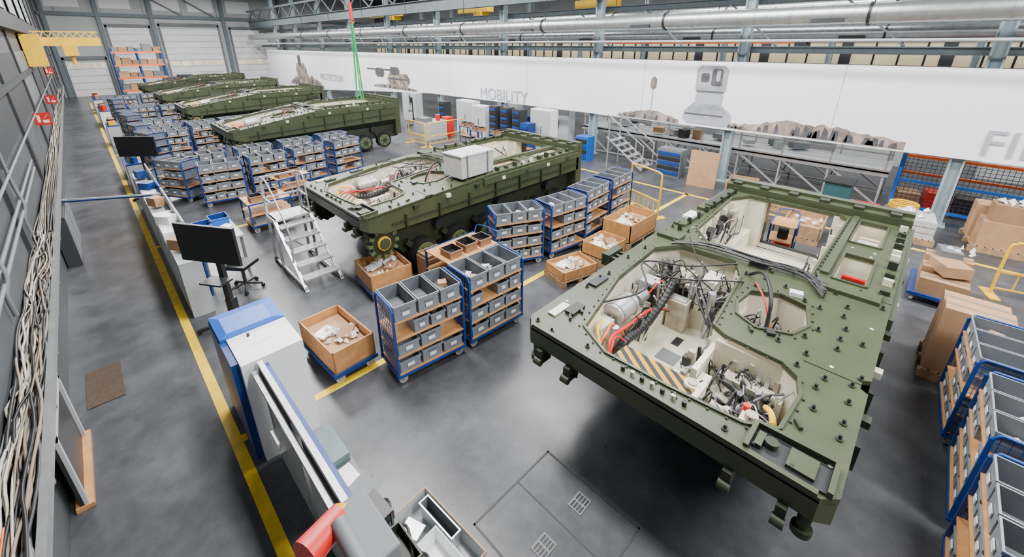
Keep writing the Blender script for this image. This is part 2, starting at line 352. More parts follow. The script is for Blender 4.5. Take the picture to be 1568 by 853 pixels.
    DKS=(BLACK,BLACK,BLACK,DARK,DARK,MGREY,STEEL)
    for k in range(int(60*detail)):
        x=R(3.4,5.8);y=random.choice((R(1.15,1.28),R(1.98,2.38),R(2.1,2.38)));z0=R(.95,1.42)
        if y>1.5 and 3.85<x<4.6:z0=R(.9,1.1);y=R(1.98,2.06)
        T([(x,y,z0),(x+R(-.15,.2),y+R(-.06,.06),z0+R(-.15,.15)),(x+R(-.25,.3),y+R(-.1,.1),R(.95,1.4))],R(.005,.014),random.choice(DKS+(CREAM,)),sub=4)
    for k in range(int(48*detail)):
        x=R(5.15,5.95);y=R(1.32,2.35)
        T([(x,y,R(1.0,1.5)),(x+R(-.2,.2),y+R(-.2,.2),R(1.2,1.6)),(x+R(-.3,.2),y+R(-.3,.3),R(.9,1.5))],R(.005,.013),random.choice(DKS),sub=4)
    for k in range(int(46*detail)):
        x=R(3.45,5.85);y=random.choice((R(1.14,1.22),R(2.10,2.34)));s=R(.03,.10)
        if 3.9<x<4.6 and y>1.5:continue
        if x>5.2:y=R(1.3,2.3)
        B(x,x+s,y,y+s,1.1,1.1+R(.05,.3),random.choice((CREAM,CREAM,STEEL,DARK,CREAM2,LGREY,BLACK)))
    for k in range(10):
        x=R(4.6,5.8);y=random.choice((R(2.1,2.35),R(2.1,2.35),R(1.3,2.3) if x>5.25 else R(2.1,2.3)));C((x,y,1.1),(x+R(-.06,.06),y+R(-.06,.06),R(1.25,1.5)),R(.02,.05),random.choice((STEEL,ALU,DARK,CREAM,LGREY)))
    # right pit
    B(3.75,4.2,.72,1.04,.72,1.15,CREAM2);B(3.72,3.8,.3,.9,.72,1.15,CREAM);B(4.05,4.2,.35,.95,.72,1.25,CREAM)
    B(3.62,3.9,.95,1.05,1.15,1.3,CREAM)
    for k in range(6):B(4.19,4.215,.42+k*.08,.46+k*.08,1.25,R(1.35,1.5),random.choice((STEEL,CREAM2,DARK)))
    for k in range(int(50*detail)):
        x=R(3.4,4.15);y=R(.34,1.0)
        T([(x,y,R(1.0,1.34)),(x+R(-.15,.2),y+R(-.1,.1),R(1.1,1.42)),(x+R(-.2,.2),y+R(-.2,.2),R(1.0,1.36))],R(.006,.014),random.choice(DKS+(STEEL,CREAM,STEEL)),sub=4)
    for k in range(10):C((R(3.5,4.1),R(.35,.95),1.1),(R(3.5,4.1),R(.4,.9),R(1.2,1.38)),R(.02,.04),random.choice((STEEL,CREAM,DARK)))
    T([(3.5,1.0,1.32),(3.28,.82,1.42),(3.3,.5,1.38),(3.55,.4,1.2)],.05,BLACK,corr=True,sub=12,n=10)
    T([(3.5,.32,1.46),(3.58,.36,1.49),(3.68,.42,1.44)],.028,YEL)
    m.box(.36,.48,-.88,-.72,1.36,1.54,CREAM);m.cyl((.42,-.8,1.54),(.42,-.8,1.60),.05,CREAM2);m.cyl((.62,-.72,1.30),(.62,-.72,1.5),.03,RED)
    C((3.46,1.0,1.3),(3.46,1.0,1.47),.075,CREAM);C((3.46,1.0,1.47),(3.46,1.0,1.49),.045,CREAM2)
    for k in range(int(26*detail)):
        x=R(4.75,5.35);y=R(.5,1.0)
        T([(x,y,1.1),(x+R(-.1,.1),y+R(-.1,.1),R(1.2,1.5)),(x+R(-.2,.2),y+R(-.1,.1),R(1.1,1.4))],.010,random.choice(DKS),sub=4)
    B(4.8,5.0,.5,.7,1.0,1.3,CREAM2);B(5.15,5.35,.6,.9,1.0,1.25,LGREY);B(4.7,4.9,.8,.95,1.0,1.2,DARK)
    T([(4.9,.75,1.3),(5.1,.8,1.75),(5.5,1.0,1.85),(5.75,1.2,1.66)],.022,BLACK);T([(5.0,.7,1.3),(5.15,.85,1.65),(5.45,1.05,1.72)],.012,RED)
    for k in range(8):T([(6.0+R(-.1,.1),2.35,1.66),(6.12+R(-.08,.08),1.9,1.73),(6.1+R(-.1,.1),1.2,1.73),(6.2+R(-.1,.1),.7,1.71),(6.0+R(-.3,.2),.4,1.68)],.013,random.choice((BLACK,DARK,BLACK)))
    B(6.04,6.3,1.1,1.3,1.65,1.70,DARK)
    # rear bay
    B(6.4,7.0,1.7,2.2,.62,1.25,CREAM);B(7.1,9.1,2.05,2.38,.62,1.0,CREAM);B(7.3,8.9,2.2,2.38,1.0,1.25,CREAM2);B(6.4,9.1,.64,.85,.62,.85,CREAM)
    B(6.4,6.95,.7,1.6,.62,.9,CREAM);B(7.3,8.6,.95,1.8,.62,.625,MGREY)
    C((7.6,1.95,.62),(7.6,1.95,1.15),.10,STEEL);B(6.5,6.9,1.75,2.1,1.25,1.3,MGREY)
    for k in range(4):B(7.2+k*.5,7.24+k*.5,2.30,2.40,.9,1.6,CREAM);B(7.0+k*.6,7.04+k*.6,.64,.72,.8,1.6,CREAM)
    for k in range(6):B(6.45+k*.42,6.7+k*.42,2.24,2.36,1.25,1.25+R(.1,.3),random.choice((CREAM,CREAM2,DARK,LGREY)))
    for k in range(int(50*detail)):
        x=random.choice((R(6.4,7.2),R(6.4,9.1)));y=random.choice((R(.66,.8),R(2.1,2.36)))
        T([(x,y,R(.9,1.5)),(x+R(-.3,.3),y+R(-.06,.06),R(.9,1.55)),(min(9.1,x+R(-.5,.5)),y+R(-.08,.08),R(.9,1.5))],R(.006,.015),random.choice(DKS+(CREAM,)),sub=4)
    for k in range(8):
        x=6.52+k*.11;B(x,x+.07,.10,.36,1.25,R(1.4,1.55),random.choice((RED,RED,WHITE,DARK,STEEL)))
    for k in range(7):
        x=8.1+k*.14;B(x,x+.08,.12,.38,1.25,R(1.3,1.5),random.choice((CREAM,WHITE,DARK,STEEL)))
    # deck items
    B(6.7,7.5,2.48,2.68,1.65,1.69,GREEN);B(7.7,8.4,2.5,2.68,1.65,1.70,GREEN);B(7.0,7.35,2.50,2.66,1.69,1.73,WHITE if detail>=1.5 else GREEN)
    B(7.9,9.2,2.48,2.62,1.65,1.72,GREEN2);B(6.5,9.3,.47,.56,1.65,1.69,GREEN);B(6.05,6.3,2.3,2.66,1.65,1.70,GREEN);B(6.05,6.3,-.1,.55,1.65,1.69,GREEN)
    for k in range(8):
        x=6.5+k*.38;B(x,x+.05,2.46,2.52,1.65,1.76,GREEN2)
    for k in range(10):
        x=6.4+k*.3;B(x,x+.06,-.16,-.06,1.65,1.70+R(0,.08),random.choice((GREEN2,CREAM,GREEN2)))
    B(4.05,4.35,2.50,2.62,1.60,1.63,DARK);B(3.35,3.6,2.35,2.47,1.59,1.62,GREEN2);B(3.2,3.5,2.5,2.6,1.58,1.60,CREAM)
    for k in range(3):B(5.0+k*.12,5.05+k*.12,2.68,2.95,1.5,1.56,GREEN2)
    B(4.95,5.35,2.86,2.98,1.42,1.6,GREEN2)
    outA=[(.05,-1.42),(.05,1.34),(6.4,1.42),(6.4,-1.42)]
    for i in range(26):
        for j in range(13):
            x=.12+i*.25+R(-.05,.05);y=-1.36+j*.225+R(-.04,.04)
            if not pip(x,y,outA):continue
            bad=False
            for h in(H1,HH,HR,C1,C2):
                for dx,dy in((0,0),(.07,0),(-.07,0),(0,.07),(0,-.07)):
                    if pip(x+dx,y+dy,h):bad=True
            if bad or R(0,1)<.35:continue
            z=zf(x);q=R(0,1)
            if q<.72:
                m.cyl((x,y,z),(x,y,z+.012),.028,GREEN2,8);m.cyl((x,y,z),(x,y,z+.05),.014,DARK,6)
            elif q<.85:m.cyl((x,y,z),(x,y,z+.006),.018,WHITE,8)
            else:m.ob((x,y,z+.02),(.09,.03,.03),GREEN2,R(0,3))
    for k in range(7):m.cyl((.12,-.35+k*.1,1.57),(.12,-.35+k*.1,1.62),.022,CREAM2 if k%2 else GREEN2,8)
    m.ob((4.62-OX,.66-OY,1.635),(.10,.08,.03),DARK,.4);m.ob((5.65-OX,.65-OY,1.66),(.1,.14,.05),WHITE,.2)
    if wheels:
        for sg in(-1,1):
            y0=1.20*sg;y1=1.42*sg
            m.cyl((.42,y0,.96),(.42,y1-.02*sg,.96),.27,GREEN2,20)
            m.cyl((.42,y1-.02*sg,.96),(.42,y1+.02*sg,.96),.14,YEL,14);m.cyl((.42,y1,.96),(.42,y1+.04*sg,.96),.115,GREEN,12)
            for k in range(12):
                a=k*math.pi/6;m.ob((.42+math.cos(a)*.28,(y0+y1)/2+.04*sg,.96+math.sin(a)*.28),(.09,.14,.06),GREEN3,0,0,-a)
            for k in range(6):
                x=1.35+k*.92
                m.cyl((x,y0,.42),(x,y1,.42),.335,BLACK,24);m.cyl((x,y1,.42),(x,y1+.02*sg,.42),.25,GREEN3,20);m.cyl((x,y1,.42),(x,y1+.06*sg,.42),.10,GREEN2,12)
                for q in range(6):m.cyl((x+.17*math.cos(q*1.047),y1,.42+.17*math.sin(q*1.047)),(x+.17*math.cos(q*1.047),y1+.035*sg,.42+.17*math.sin(q*1.047)),.02,DARK,6)
                m.bar((x-.35,y0+.03*sg,.75),(x,y0+.03*sg,.42),.12,GREEN2)
                if k%2==0:m.cyl((x+.45,y0,.93),(x+.45,y1-.08*sg,.93),.10,DARK,12)
    for x in(1.6,5.4):
        for y in(-.8,.8):
            m.box(x-.18,x+.18,y-.18,y+.18,0,.06,DGREY);m.cyl((x,y,.06),(x,y,.5),.08,DGREY)
            for a,b in((-.15,-.15),(.15,-.15),(.15,.15),(-.15,.15)):m.bar((x+a,y+b,.05),(x+a*.3,y+b*.3,.48),.04,DGREY)
    return m.mesh('armoured_vehicle_hull')
v1=hull_mesh(1.6,False,3);v2=hull_mesh(1,True,5)
def raise_deck(me,h,name):
    n=me.copy();n.name=name
    for v in n.vertices:
        x,y,z=v.co
        if z>.95 and abs(y)<1.62:v.co.z=z+h*max(0,min(1,x/3.3))*min(1,(z-.95)/.55)
    n.update();return n
v3=raise_deck(v2,.40,'armoured_vehicle_hull_deep');v2b=raise_deck(v2,.12,'armoured_vehicle_hull_mid')
HS=(.962,1,1)
inst(v1,'armoured_vehicle_hull',(2.9,1.26,0),sc=HS)
inst(v2b,'armoured_vehicle_hull',(2.95,8.2,0),sc=HS)
for y in(18.9,27.3,35.2,43.6):inst(v3,'armoured_vehicle_hull',(3.3,y,0))
m=MB();m.ob((5.75,7.12,2.035),(.95,.60,.48),FOAM,.05);m.ob((5.75,7.12,2.285),(.98,.63,.03),PLAST,.05);m.bar((5.45,6.80,1.80),(5.45,6.80,2.30),.03,MGREY);m.bar((6.05,6.83,1.80),(6.05,6.83,2.30),.03,MGREY)
for k in range(4):m.bar((5.3,6.815,1.86+k*.12),(6.2,6.855,1.86+k*.12),.01,LGREY)
m.build('foam_wrapped_box')
# ---------------------------------------------------------------- bin carts
def castors(m,l,w,z=.14,c=None):
    for x in(.1,l-.1):
        for y in(.08,w-.08):
            m.cyl((x,y-.022,.065),(x,y+.022,.065),.065,LGREY,14);m.cyl((x,y-.026,.065),(x,y+.026,.065),.03,DARK,8)
            m.box(x-.03,x+.03,y-.035,y-.027,.05,z,STEEL);m.box(x-.03,x+.03,y+.027,y+.035,.05,z,STEEL);m.box(x-.04,x+.04,y-.04,y+.04,z-.02,z,STEEL)
def cart(var,l=1.12,w=.62,h=1.28):
    random.seed(var+20);m=MB()
    castors(m,l,w)
    for x in(0.02,l-.02):
        for y in(.02,w-.02):m.bar((x,y,.14),(x,y,h-.06),.032,BLUE)
        m.tube([(x,.02,h-.08),(x,.06,h-.01),(x,.12,h),(x,w-.12,h),(x,w-.06,h-.01),(x,w-.02,h-.08)],.017,BLUE)
        m.bar((x,.02,.16),(x,w-.02,.16),.03,BLUE)
        for k in range(1,9):m.bar((x,w*k/9,.16),(x,w*k/9,h-.02),.005,BLUE)
        for k in range(1,15):m.bar((x,.02,.16+k*.073),(x,w-.02,.16+k*.073),.005,BLUE)
    for y in(.02,w-.02):m.bar((0,y,.155),(l,y,.155),.04,BLUE)
    sh=[.18,.46,.74,1.02]
    for i,z in enumerate(sh):
        m.box(.03,l-.03,.01,w-.01,z,z+.02,WOOD)
        n=[3,3,4,3][i] if var%2==0 else [4,3,3,3][i]
        bw=(l-.08)/n
        for k in range(n):
            if i<3 and R(0,1)<(.12 if var<3 else .3):continue
            x0=.04+k*bw
            hh=.18+.03*(k%2) if i<3 else .24
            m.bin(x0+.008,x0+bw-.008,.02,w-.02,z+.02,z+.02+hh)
            for yy in(.017,w-.025):
                m.box(x0+bw*.35,x0+bw*.65,yy,yy+.008,z+.09,z+.14,WHITE)
            m.box(x0+bw*.3,x0+bw*.7,.025,.031,z+.16,z+.185,GREYD)
            if R(0,1)<.5:
                for q in range(3):m.ob((x0+bw*R(.3,.7),w*R(.3,.7),z+.07+R(0,.06)),(R(.05,.14),R(.05,.14),R(.04,.1)),random.choice((CARD,WHITE,DARK,PLAST,MGREY)),R(0,3))
    return m.mesh('bin_trolley')
CM=[cart(i) for i in range(5)]
def pc(i,x,y,deg=0,sc=None):inst(CM[i%5],'bin_trolley',(x,y,0),math.radians(deg),0,sc)
pc(0,2.12,4.34,-6);pc(2,3.32,4.22,-3)
pc(1,5.25,5.75,-25);pc(3,6.45,5.25,-8);pc(4,7.75,5.25,4);pc(0,9.0,5.35,3)
pc(0,6.25,-1.62,3);pc(2,4.95,-1.68,0);pc(4,3.60,-1.66,0);pc(1,2.3,-1.75,0);pc(3,6.9,-2.5,0);pc(1,5.6,-2.5,0);pc(2,4.2,-2.5,0)
k=0
for (x,y,d) in[(0.95,16.2,-60),(1.75,14.4,-8),(3.05,14.4,0),(4.4,14.6,6),(5.8,14.7,10),(1.7,15.9,0),(3.1,15.9,0),(4.5,16.0,0),(5.9,16.1,4),
               (1.0,22.2,-70),(1.6,21.4,0),(1.6,22.8,0),(1.0,24.8,-80),(1.6,25.2,0),(2.9,23.2,0),(4.2,23.4,0),(1.6,31,0),(2.9,31,0),(1.0,30,-80),(1.6,32,0),(1.5,39,0),(2.8,39.2,0),(1.0,37.5,-80),(7.3,23.5,0),(8.6,23.6,0),(2.9,22.2,0),(1.0,28.6,-80)]:
    pc(k,x,y,d);k+=1
# ---------------------------------------------------------------- pallets, crates
def pallet(m,x0,x1,y0,y1,z=0):
    for k in range(7):
        a=y0+(y1-y0)*k/7;m.box(x0,x1,a,a+(y1-y0)/7*.75,z+.12,z+.145,PALLET)
    for x in(x0,(x0+x1)/2-.05,x1-.1):m.box(x,x+.1,y0,y1,z,z+.12,PALLET)
def film(m,cx,cy,z,s,n=10):
    for k in range(n):
        c=Vector((cx+R(-s,s),cy+R(-s,s),z));r=R(.08,.2)*s*2
        vs=[c+Vector((math.cos(a)*r*R(.6,1.2),math.sin(a)*r*R(.6,1.2),R(-.02,.04))) for a in [i*math.pi/3.5 for i in range(7)]]+[c+Vector((0,0,R(.04,.12)))]
        m.add(vs,[(i,(i+1)%7,7) for i in range(7)],random.choice((PLAST,WHITE,PLAST)))
def crate(name,x,y,deg,l,w,h,base='cart',fill=True):
    m=MB()
    if base=='cart':
        castors(m,l,w);m.box(0,l,0,w,.14,.20,BLUE);z=.20
    else:
        pallet(m,0,l,0,w);z=.145
    t=.02
    m.box(.02,l-.02,.02,w-.02,z,z+.02,CARD)
    for a in((.02,l-.02,.02,.02+t),(.02,l-.02,w-.02-t,w-.02),(.02,.02+t,.02,w-.02),(l-.02-t,l-.02,.02,w-.02)):m.box(*a,z,z+h,WOOD)
    if fill:
        m.box(.05,l-.05,.05,w-.05,z+.02,z+h*.6,CARD)
        film(m,l/2,w/2,z+h*.65,min(l,w)*.35,16)
        m.ob((l*.3,w*.6,z+h*.75),(.25,.2,.03),WHITE,.4)
        m.ob((l*.65,w*.4,z+h*.7),(.3,.2,.1),CARDD,.8)
    m.build(name,(x,y,0),math.radians(deg))
crate('wooden_crate_trolley',1.5,4.95,3,.66,1.12,.36)
crate('wooden_crate_trolley',2.85,6.50,-6,.86,.86,.34)
crate('wooden_crate_trolley',5.7,4.30,-15,.9,.65,.2,'pallet')
crate('wooden_crate_trolley',8.1,4.25,0,1.3,.8,.45,'pallet')
crate('wooden_crate_trolley',7.0,4.15,0,.8,.7,.3,'pallet')
def tcart(x,y,deg,l=1.2,w=.7,h=.75,boxes=True,top=None):
    m=MB();castors(m,l,w)
    for a in(.02,l-.02):
        for b in(.02,w-.02):m.bar((a,b,.14),(a,b,h),.035,BLUE)
    for z in(.2,.48,h):m.box(0,l,0,w,z-.02,z,WOOD)
    for z in(.2,h):
        m.bar((0,.01,z-.01),(l,.01,z-.01),.03,BLUE);m.bar((0,w-.01,z-.01),(l,w-.01,z-.01),.03,BLUE)
    m.tube([(l,.05,h),(l+.1,.08,h+.15),(l+.1,w-.08,h+.15),(l,w-.05,h)],.015,BLUE)
    if boxes:
        for k in range(3):
            a=.1+k*.36
            if a+.3<l:m.bin(a,a+.3,.12,.45,h,h+R(.12,.2),CARDD,DARK)
        for k in range(2):m.bin(.1+k*.4,.45+k*.4,.1,w-.1,.2,.4)
    if top:
        m.ob((l*.5,w*.5,.3),(.3,.3,.2),top,.3);m.ob((l*.5,w*.5,.6),(.25,.2,.2),DARK,.1)
    m.build('workshop_trolley',(x,y,0),math.radians(deg))
tcart(3.85,5.40,0,1.2,.8,.85);tcart(2.2,11.4,0,1.0,.85,.78);tcart(9.95,1.45,5,.6,.5,.85,False,RED);tcart(3.4,13.0,10,1.0,.6,.8)
def cbox(m,x0,x1,y0,y1,z0,z1,mt=None):
    mt=mt or CARD;m.box(x0,x1,y0,y1,z0,z1,mt);m.box((x0+x1)/2-.03,(x0+x1)/2+.03,y0-.002,y1+.002,z1-.2*(z1-z0),z1+.003,TAN)
m=MB();m.box(0,.5,0,.40,.0,.55,CARD);m.box(.55,1.0,.05,.38,0,.42,CARD);m.bin(0.02,.48,.02,.38,.55,.62,CARD,CARDD);m.build('cardboard_box_stack',(3.95,6.27,0))
m=MB();pallet(m,0,.9,0,.72)
for i in range(2):cbox(m,.04+i*.42,.43+i*.42,.03,.69,.145,1.15-.08*i)
m.build('tall_carton_stack',(7.55,-1.45,0))
m=MB();pallet(m,0,1.3,0,.9);cbox(m,.05,.65,.05,.8,.145,.75);cbox(m,.68,1.25,.05,.85,.145,.95);cbox(m,.1,.6,.1,.7,.75,1.15,CARDD);film(m,.5,.3,1.16,.3);m.build('cardboard_box_stack',(13.8,-2.2,0),.1)
m=MB();castors(m,1.2,.8);m.box(0,1.2,0,.8,.14,.2,BLUE)
for i in range(3):cbox(m,.05+i*.38,.38+i*.38,.05,.7,.2,.5+.1*i)
m.ob((.5,.35,.66),(.5,.4,.2),CARD,.5);m.ob((.9,.4,.8),(.4,.3,.15),MGREY,.2);film(m,.9,.3,.85,.2,6);m.build('carton_trolley',(10.0,-1.25,0))
m=MB();pallet(m,0,1.2,0,.8);
for i in range(3):m.box(.05,1.15-.1*i,.05,.75,.145+i*.15,.28+i*.15,FOAM)
film(m,.6,.4,.6,.3,8);m.build('foam_sheet_pallet',(13.3,-.75,0),.1)
m=MB();pallet(m,0,1.0,0,.8)
for k in range(5):
    z=.2+k*.05;m.tube([(.5+.3*math.cos(a),.4+.3*math.sin(a),z) for a in [i*math.pi/5 for i in range(11)]],.028,YEL if k>1 else STEEL,sub=3)
m.build('hose_coil',(14.8,-.42,0))
m=MB();m.bin(0,.8,0,.5,0,.38,RED,RED);m.box(-.02,.82,-.02,.52,.38,.42,RED);m.bar((.2,-.03,.2),(.6,-.03,.2),.03,WHITE);m.build('red_storage_box',(13.8,.45,0))
for i,(x,y) in enumerate([(11.2,2.6),(11.4,1.2),(13.3,2.0),(13.6,3.3)]):
    m=MB();pallet(m,0,1.2,0,.8)
    for a in((0,1.2,0,.03),(0,1.2,.77,.8),(0,.03,0,.8),(1.17,1.2,0,.8)):m.box(*a,.145,.45,PALLET)
    m.box(.03,1.17,.03,.77,.145,.3,CARD if i%2 else FOAM);film(m,.6,.4,.36,.3,6);m.build('pallet_crate',(x,y,0),.05*i)
def barrier(x,y,deg,l=1.6,h=1.1):
    m=MB()
    m.tube([(0,0,0),(0,0,h-.15),(.08,0,h-.03),(.2,0,h),(l-.2,0,h),(l-.08,0,h-.03),(l,0,h-.15),(l,0,0)],.025,YEL,8)
    m.bar((0,0,.5),(l,0,.5),.04,YEL);m.bar((0,0,.15),(l,0,.15),.03,YEL)
    for k in range(1,6):m.bar((l*k/6,0,.15),(l*k/6,0,.5),.02,YEL)
    for a in(0,l):m.box(a-.08,a+.08,-.25,.25,0,.02,YEL)
    m.build('yellow_safety_barrier',(x,y,0),math.radians(deg))
barrier(10.35,4.7,70,1.2,1.3);barrier(11.4,-1.6,-75);barrier(10.2,-2.3,-10);barrier(10.9,16.3,0,2);barrier(10.8,16.5,90,1.4)
# ---------------------------------------------------------------- mobile stairs
m=MB();w=.7
for y in(0,w):
    m.bar((0,y,0),(1.25,y,1.1),.06,ALU,.03);m.bar((1.25,y,1.1),(1.75,y,1.1),.06,ALU);m.bar((1.75,y,0),(1.7,y,1.95),.045,ALU);m.bar((1.3,y,0),(1.3,y,1.1),.045,ALU)
    m.bar((0,y,.06),(1.75,y,.06),.04,ALU);m.cyl((1.75,y-.03,.06),(1.75,y+.03,.06),.06,DARK)
m.tube([(1.25,0,1.1),(1.28,0,1.6),(1.35,0,1.95),(1.7,0,1.95)],.018,ALU);m.tube([(.5,w,.45),(.45,w,1.1),(1.0,w,1.7),(1.35,w,1.95),(1.7,w,1.95)],.018,ALU)
m.bar((1.25,0,1.5),(1.72,0,1.5),.03,ALU);m.bar((1.25,w,1.5),(1.72,w,1.5),.03,ALU)
for k in range(5):
    x=.18+k*.235;m.box(x-.12,x+.12,.02,w-.02,.19+k*.2,.22+k*.2,ALU)
m.box(1.22,1.78,.0,w,1.09,1.13,ALU);m.bar((1.7,0,1.95),(1.7,w,1.95),.035,ALU);m.bar((1.72,0,1.5),(1.72,w,1.5),.035,ALU);m.bar((1.3,0,0.1),(1.3,w,.9),.025,ALU)
m.build('mobile_step_ladder',(2.84,7.75,0),math.radians(90))
# ---------------------------------------------------------------- tv on stand
def tv(x,y,z,deg,w=1.1,h=.64):
    m=MB();c=z+h/2
    m.box(-w/2,w/2,-.025,.02,z,z+h,DARK);m.box(-w/2+.02,w/2-.02,.02,.025,z+.02,z+h-.02,BLACK);m.box(-w*.32,w*.32,-.06,-.025,z+.1,z+h*.7,DARK)
    m.box(-.13,.13,-.09,-.06,c-.15,c+.12,BLACK);m.box(-.04,.04,-.16,-.09,.1,c+.1,DARK);m.cyl((.06,-.12,.1),(.06,-.12,c-.1),.02,DARK)
    m.box(-.06,.06,-.2,-.08,.06,.5,DARK)
    for a in(-.35,.35):
        for b in(-.35,.3):m.bar((0,-.12,.09),(a,b-.05,.06),.05,DARK);m.cyl((a-.02,b-.05,.04),(a+.02,b-.05,.04),.04,BLACK)
    m.box(-.2,.2,-.1,.15,.9,.93,DARK);m.build('monitor_on_stand',(x,y,0),math.radians(deg))
tv(.80,7.55,1.25,123);tv(.75,16.6,1.35,140,1.1,.6)
for x,y in((9.4,25.3),(12.3,23.8),(13.2,21.5)):tv(x,y,1.3,60,.9,.52)
m=MB()
for k in range(5):
    a=k*2*math.pi/5;m.bar((0,0,.12),(.3*math.cos(a),.3*math.sin(a),.08),.04,BLACK);m.cyl((.3*math.cos(a),.3*math.sin(a)-.02,.035),(.3*math.cos(a),.3*math.sin(a)+.02,.035),.035,BLACK)
m.cyl((0,0,.1),(0,0,.5),.03,DARK);m.box(-.22,.22,-.22,.22,.5,.57,BLACK);m.bar((0,.2,.52),(0,.27,.75),.05,BLACK);m.ob((0,.27,.85),(.4,.06,.4),BLACK,0,.1);m.build('office_chair',(1.35,8.75,0),.7,.015)
# ---------------------------------------------------------------- left cabinets and partition
m=MB();m.box(0,.62,0,.62,0,1.36,WHITE);m.box(.0,.62,.62,1.15,0,1.30,WHITE);m.box(-.06,.62,.60,1.18,1.30,1.38,BLUEB)
m.add([(-.06,.60,1.38),(.62,.60,1.38),(.62,1.18,1.38),(-.06,1.18,1.38),(.02,.62,1.42),(.5,.62,1.42),(.5,1.0,1.42),(.02,1.0,1.42)],[(0,1,5,4),(1,2,6,5),(2,3,7,6),(3,0,4,7),(4,5,6,7)],BLUEB)
m.box(-.07,0,.1,1.18,0,1.34,BLUE);m.box(.62,.625,.05,.57,.1,1.25,LGREY);m.cyl((.2,.5,1.36),(.2,.5,1.40),.015,DARK);m.box(.15,.4,.3,.302,1.361,1.363,DARK);m.build('machine_cabinet',(.46,4.45,0),0,.01)
m=MB()
m.box(0,.05,0,3.26,1.30,1.36,ALU);m.box(.055,.10,0,3.26,1.24,1.30,BLUE);m.box(-.07,-.02,0.2,3.26,1.22,1.27,ALU)
for y in(0,1.1,2.2,3.2):m.box(-.01,.06,y,y+.05,0,1.32,ALU)
for y in(.05,1.15,2.25):m.box(.01,.04,y,y+.95,.85,1.28,DGREY);m.box(.0,.05,y,y+.95,.05,.85,LGREY);m.box(-.005,.055,y+.1,y+.85,.81,.86,BLUE)
m.box(-.14,-.01,2.3,2.5,1.0,1.12,WHITE);m.build('bench_partition_screen',(.60,1.15,0))
m=MB();m.box(0,.27,0,2.6,.66,.70,MGREY)
for a,b in((.22,.05),(.22,2.5),(.02,2.5),(.02,.05),(.22,1.3)):m.box(a,a+.04,b,b+.04,0,.66,MGREY)
m.box(.02,.25,1.5,2.1,.1,.5,LGREY)
m.bin(.02,.26,.75,1.1,.70,.82,GREEN2,GREEN2);m.ob((.14,1.35,.76),(.24,.30,.10),DARK,.1);m.ob((.17,1.55,.83),(.22,.2,.03),MGREY,.3,.5);m.box(.02,.25,2.0,2.45,.70,.80,mat('teal_case',(.10,.15,.16),.5));m.ob((.14,1.85,.715),(.18,.22,.02),WHITE,.1);m.box(.05,.25,.1,.5,.70,1.0,MGREY)
for k in range(4):m.tube([(.2,.5+k*.3,.72),(.28,.7+k*.3,.80),(.3,.9+k*.3,.60)],.012,BLACK)
m.build('workbench',(.72,1.2,0))
m=MB();m.bin(0,.46,0,.9,0.0,.22,PALLET,LGREY);m.bin(.06,.28,.1,.5,.05,.26,LGREY,WHITE);m.bin(.30,.42,.3,.8,.05,.24,STEEL,MGREY);m.ob((.15,.7,.1),(.15,.2,.1),STEEL,.3);m.build('parts_tray',(1.10,1.85,0),.06)
m=MB()
for k in range(5):
    y=k*1.5;m.box(0,.32,y,y+1.45,0,1.05+.08*(k%2),WHITE if k%2 else LGREY);m.box(.33,.36,y,y+1.4,.3,1.3,BLUE if k%3==0 else LGREY)
    m.box(-.01,0,y+.1,y+1.35,.1,.9,LGREY)
    m.ob((.15,y+.6,1.2),(.2,.3,.2),random.choice((DARK,WHITE,BLUE,CARD)),R(0,1))
m.build('low_partition_cabinets',(.42,8.3,0))
for k,y in enumerate((17.6,19.6,27.0,33.5,35,41,43)):
    m=MB()
    m.box(0,.45,0,1.4,0,.9,WHITE if k%2 else LGREY);m.box(-.01,.45,0,1.4,.9,.95,BLUE)
    for q in range(6):m.ob((.22,.15+q*.22,1.05),(R(.1,.3),R(.1,.2),R(.15,.35)),random.choice((DARK,WHITE,RED,CARD,GREY,BLUE,YEL)),R(0,1))
    m.build('tool_cabinet',(.42,y,0))
m=MB();m.box(0,.8,0,1.3,.78,.82,LGREY)
for a in(.03,.72):
    for b in(.03,1.22):m.box(a,a+.05,b,b+.05,0,.78,MGREY)
m.bin(.4,.75,.8,1.2,.82,1.0,BLUEB,BLUE);m.bin(.1,.4,.7,1.1,.82,.95,BLUEB,BLUE);m.ob((.3,.3,.87),(.2,.2,.1),RED,.2);m.ob((.6,.35,.9),(.15,.2,.16),WHITE,.5);m.ob((.2,.5,.86),(.2,.1,.08),YEL,1);m.build('assembly_desk',(.85,9.5,0))
m=MB();m.tube([(-1.1,13.6,1.15),(.1,12.9,1.15),(.75,12.4,1.15),(.85,12.2,.9),(.85,12.2,0)],.02,BLUE);m.bar((-1.1,13.6,1.2),(.75,12.45,1.2),.03,LGREY);m.build('blue_pipe_rail')
